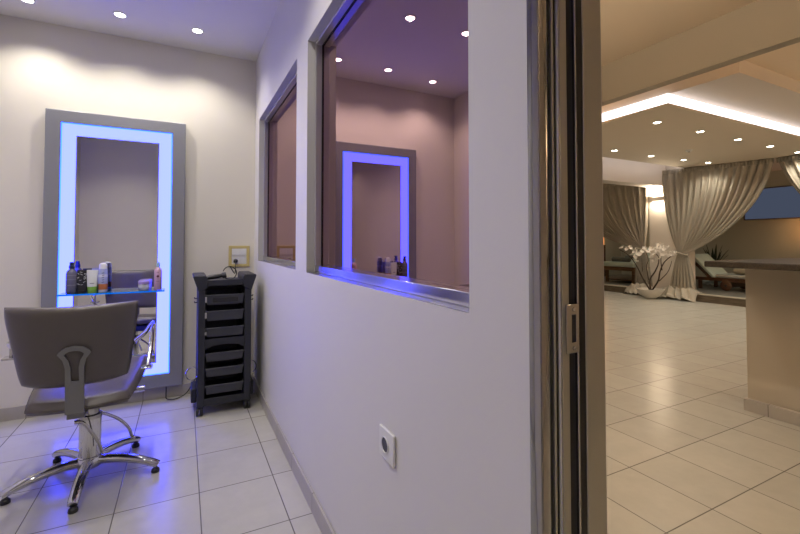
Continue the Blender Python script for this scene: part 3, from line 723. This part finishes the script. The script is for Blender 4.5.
# flowering branches in a bowl
bw = thing('flower_bowl', 'shallow white bowl with bare branches and white blossoms before the pillar', 'potted flowers', (7.80, 1.71, 0))
bx, by = 7.80, 1.71
obj('bowl', MB().lathe([(0, .0), (.09, .0), (.10, .012), (.19, .09), (.245, .175), (.250, .195), (.240, .195), (.18, .10), (.0, .03)], (bx, by, 0), 36), 'bowl', bw)
obj('soil', MB().lathe([(0, .120), (.20, .120), (.205, .128), (.12, .150), (0, .160)], (bx, by, 0), 28), 'bark', bw)
def q2(px, py):   # branch sketch to metres in the plane of the bowl
    return (by + (650.3-(600+px/5.93))*.0215, .175 + (289-(220+py/5.93))*.0193)
rr = random.Random(11)
def branch(pts, r0, r1, dx):
    P3 = []
    for i, (a, b_) in enumerate(pts):
        yv, zv = q2(a, b_); P3.append((bx + dx*i/(len(pts)-1) + rr.uniform(-.012, .012), yv, zv))
    sp_ = smooth_path(P3, 5); n = len(sp_)
    obj('branch', MB().tube(sp_, [r0+(r1-r0)*i/(n-1) for i in range(n)], 8), 'bark', bw)
    return P3
tips = []
for pts, r0, r1, dx in [([(300,415),(285,380),(262,330),(248,280),(225,230),(200,195),(160,165)], .016, .006, -.20),
                        ([(302,415),(293,350),(318,295),(336,245),(330,205),(305,180)], .018, .006, .12),
                        ([(305,415),(345,352),(362,295),(382,242),(412,210),(440,190)], .017, .006, -.10),
                        ([(348,352),(385,300),(395,258),(392,230)], .009, .004, .15),
                        ([(293,350),(288,265),(306,228),(300,170)], .010, .005, -.12),
                        ([(365,285),(350,232),(344,185),(356,142)], .010, .005, .18),
                        ([(255,300),(245,255),(235,215)], .008, .004, .10)]:
    tips.append(branch(pts, r0, r1, dx))
def blossom(yv, zv, xv, s):
    m = MB(); tilt = rr.uniform(0, 6.28); N_ = 6
    ax = Vector((rr.uniform(-1, .1), rr.uniform(-.7, .7), rr.uniform(.1, 1))).normalized()
    u = ax.orthogonal().normalized(); w = ax.cross(u)
    for k in range(N_):
        a = tilt+2*PI*k/N_; d = (u*math.cos(a)+w*math.sin(a)); e = ax.cross(d)
        L = s*rr.uniform(.8, 1.2)
        def pf(i, j):
            t = j; ww = .36*L*math.sin(PI*min(1, .08+t*.92))**.8
            return Vector((xv, yv, zv)) + d*(L*t) + ax*(L*(.55*t*t+.12*math.sin(PI*i)*0)) + e*((i-.5)*2*ww) + ax*(abs(i-.5)*.3*L*t)
        m.grid(pf, 4, 5)
    return obj('blossom', m, 'petal', bw, merge=False, solid=.002)
for a, b_ in [(138,158),(160,152),(188,192),(208,188),(238,182),(250,196),(236,214),(230,240),(243,168),(296,158),(312,176),(308,212),(330,172),(350,162),(356,140),(340,196),(372,200),(385,186),(396,168),(400,204),(412,188),(428,196),(386,160),(408,160),(380,215),(365,180),(300,232),(170,160),(222,196),(246,180),(322,160),(345,158),(362,214),(402,178),(420,202),(436,186),(375,150),(392,196)]:
    yv, zv = q2(a, b_); blossom(yv, zv, bx+rr.uniform(-.2, .15), rr.uniform(.045, .075))

# treatment bed
bd = thing('massage_bed', 'wooden massage bed with pale sheet on the platform behind the left curtain', 'massage bed', (9.35, 3.15, .148))
x0, x1, y0, y1 = 8.85, 10.6, 2.75, 3.55
for xx in (x0+.03, x1-.09):
    for yy in (y0+.02, y1-.08):
        obj('leg', MB().box(xx, xx+.06, yy, yy+.06, .148, .50), 'bedwood', bd, bevel=.004)
obj('bed_frame', MB().box(x0, x1, y0, y1, .44, .53), 'bedwood', bd, bevel=.006)
obj('lower_shelf', MB().box(x0+.04, x1-.04, y0+.03, y1-.03, .20, .225), 'wood', bd, bevel=.003)
obj('mattress', MB().box(x0-.02, x1+.02, y0-.02, y1+.02, .53, .645), 'sheet', bd, bevel=.03, seg=4)
obj('head_section', MB().prism([(x0+.42, .646), (x0+1.70, .646), (x0+1.74, .96), (x0+1.66, .98)], 'y', y0, y1), 'sheet', bd, bevel=.02, seg=3)
rt = thing('rolled_towel', 'grey rolled towel lying on the pale massage bed', 'towel', (9.02, 3.22, .647))
obj('towel_roll', MB().tube([(9.03, 2.96, .703), (9.03, 2.98, .703), (9.03, 3.42, .703), (9.03, 3.44, .703)], [.035, .054, .054, .035], 24), 'towel', rt)
obj('loose_end', MB().box(8.96, 9.03, 2.98, 3.42, .647, .655), 'towel', rt, bevel=.002)
ft = thing('folded_towel', 'thin dark folded towel on the raised head of the massage bed', 'towel', (9.62, 3.25, .77))
m = MB()
for k in range(3):
    a, b_ = 9.52+.006*k, 9.66-.004*k
    zl = lambda q: .648 + (q-9.27)*.2694 + .004 + .015*k
    m.prism([(a, zl(a)), (b_, zl(b_)), (b_, zl(b_)+.013), (a, zl(a)+.013)], 'y', 3.03+.004*k, 3.46)
obj('towel_fold', m, 'towel', ft, bevel=.005)

# lounger beyond the counter
lo = thing('sun_lounger', 'dark wooden wheeled lounger with cream cushion and raised back behind the curtain', 'lounger', (9.5, .9, .148))
X0, X1 = 9.2, 9.85
for xx in (X0, X1-.05):
    obj('side_rail', MB().box(xx, xx+.05, -.35, 1.62, .33, .40), 'wood', lo, bevel=.006)
for yy in (-.32, 1.50):
    for xx in (X0, X1-.05):
        obj('leg', MB().box(xx, xx+.05, yy, yy+.06, .15, .335), 'wood', lo, bevel=.006)
obj('slats', MB().box(X0+.05, X1-.05, -.35, 1.2, .385, .40), 'wood', lo, smooth=False)
for xx in (X0-.035, X1+.005):
    wl = obj('wheel', MB().lathe([(.0, 0), (.09, 0), (.105, .008), (.105, .022), (.09, .03), (0, .03)], (xx, 1.03, .255), 28, 'x'), 'wood', lo)
    obj('wheel_hub', MB().lathe([(0, -.006), (.022, -.006), (.022, .036), (0, .036)], (xx, 1.03, .255), 16, 'x'), 'black', wl)
obj('axle_block', MB().box(X0-.005, X1+.005, 0.99, 1.07, .215, .335), 'wood', lo, bevel=.005)
obj('seat_cushion', MB().box(X0+.02, X1-.02, -.35, 1.24, .401, .475), 'cushion', lo, bevel=.025, seg=4)
bpoly = [(1.24, .405), (1.30, .385), (1.74, .84), (1.68, .88)]
obj('back_cushion', MB().prism(bpoly, 'x', X0+.02, X1-.02), 'sheet', lo, bevel=.02, seg=3)
obj('back_frame', MB().prism([(1.31, .375), (1.345, .36), (1.775, .815), (1.745, .835)], 'x', X0, X1), 'wood', lo, bevel=.005)
pw = thing('cushion', 'sand coloured bolster cushion lying on the lounger beside the counter edge', 'cushion', (9.5, .86, .475))
obj('cushion_cover', MB().pillow(lambda u, v, s: (9.5+.24*u*math.sqrt(1-.12*v*v), .84+.13*v*math.sqrt(1-.12*u*u), .477+.075+(.072*s)*(max(0, 1-max(abs(u), abs(v))**4))**.5), 20, 20), 'pillow', pw, merge=True)
# pebbles behind the lounger
pb = MB(); rp = random.Random(5)
for k in range(170):
    yv = rp.uniform(1.32, 1.98); xv = rp.uniform(9.99, 10.3); r = rp.uniform(.022, .042); zz = .155+rp.uniform(0, .15)*(1-abs(yv-1.65)/.5)
    pb.lathe([(0, -.6*r), (.7*r, -.45*r), (r, 0), (.7*r, .45*r), (0, .6*r)], (xv, yv, zz+r*.5), 8, 'z', rp.uniform(.8, 1.3), rp.uniform(.8, 1.2))
po = obj('pebble_bed', pb, 'pebble', loc=(10.15, 1.65, .148)); tag(po, 'heap of pale pebbles on the deck behind the lounger', 'pebbles'); po['kind'] = 'stuff'
# leafy plant
pl_ = thing('snake_plant', 'dark leafy plant in a pot behind the lounger, against the far wall', 'potted plant', (10.75, 2.02, .148))
obj('pot', MB().lathe([(0, .148), (.12, .148), (.16, .40), (.165, .42), (.15, .42), (0, .38)], (10.75, 2.02, 0), 24), 'pot', pl_)
for k in range(16):
    a = rp.uniform(0, 6.28); h = rp.uniform(.4, .72); ln = rp.uniform(.06, .28)
    def lf(i, t, a=a, h=h, ln=ln):
        w = .030*math.sin(PI*min(1, .12+.88*t))**.7
        return (10.75+math.cos(a)*(.05+ln*t*t)-math.sin(a)*(i-.5)*2*w, 2.02+math.sin(a)*(.05+ln*t*t)+math.cos(a)*(i-.5)*2*w, .38+h*t+.012*abs(i-.5))
    obj('leaf', MB().grid(lf, 2, 8), 'leaf', pl_, solid=.003)
# far window
fw = struct_root('window_3', (11.3, .5, 1.65), 'wide dusk blue window high on the far wall')
yA, yB, zA, zB = -.9, 1.62, 1.64, 2.365
rc = lambda d: [(yA+d, zA+d), (yB-d, zA+d), (yB-d, zB-d), (yA+d, zB-d)]
obj('window_frame', MB().ring_prism(rc(0), rc(.022), 'x', 11.25, 11.3), 'winframe', fw, bevel=.004)
obj('pane', MB().box(11.275, 11.285, yA+.021, yB-.021, zA+.021, zB-.021), 'dusk', fw, smooth=False)
# amber lamps
def amber(loc, label):
    t = thing('amber_lamp', label, 'lamp', loc, 'amber column lamps'); x, y, z = loc
    obj('lamp_base', MB().box(x-.08, x+.08, y-.08, y+.08, z, z+.9), 'wood', t, bevel=.006)
    obj('lamp_shade', MB().lathe([(.0, .9), (.07, .9), (.075, .93), (.075, 1.58), (.07, 1.61), (0, 1.61)], loc, 24), 'amber', t)
    d = bpy.data.lights.new('bulb', 'POINT'); d.energy = 5; d.color = (1, .42, .12); d.shadow_soft_size = .06
    o = bpy.data.objects.new('bulb', d); lnk(o); o.parent = t; o.location = (-.14, 0, 1.25)
    return t
a0 = amber((11.12, .405, .148), 'amber glowing column lamp at the right edge below the blue window')
dup(a0, (10.17, 4.62, .148), 'amber glowing column lamp peeking past the door jamb behind the left curtain')
# unseen lamps added to light the alcove above the bed and the lounger
GA = 'added alcove downlights behind the curtains'
k0 = downlight((9.6, 3.6, HH), 'added alcove downlight above the massage bed behind the curtains', GA, power=22, col=(.86, 1, .84), mat='lamp', r=.035)
dup(k0, (9.9, -.2, 2.725), 'added alcove downlight above the lounger behind the curtains')

# ------------------------------------------------------------------ world, camera, view
w = bpy.data.worlds.new('world'); SC.world = w; w.use_nodes = True
w.node_tree.nodes['Background'].inputs[0].default_value = (.5, .5, .6, 1); w.node_tree.nodes['Background'].inputs[1].default_value = .02
cd = bpy.data.cameras.new('camera'); co_ = bpy.data.objects.new('camera', cd); lnk(co_)
co_.location = (-.5, -3.5413, 1.1307); co_.rotation_euler = (PI/2+.0272, 0, -.4728)
cd.sensor_width = 36; cd.lens = 421.75*36/800; cd.shift_y = -36.57/800; cd.clip_start = .02; cd.clip_end = 60
SC.camera = co_
SC.view_settings.view_transform = 'Standard'; SC.view_settings.look = 'None'; SC.view_settings.gamma = 1; SC.view_settings.use_curve_mapping = False
SC.view_settings.exposure = 0
SC.cycles.max_bounces = 10; SC.cycles.sample_clamp_indirect = 6; SC.cycles.caustics_reflective = False; SC.cycles.caustics_refractive = False
SC.cycles.use_denoising = True
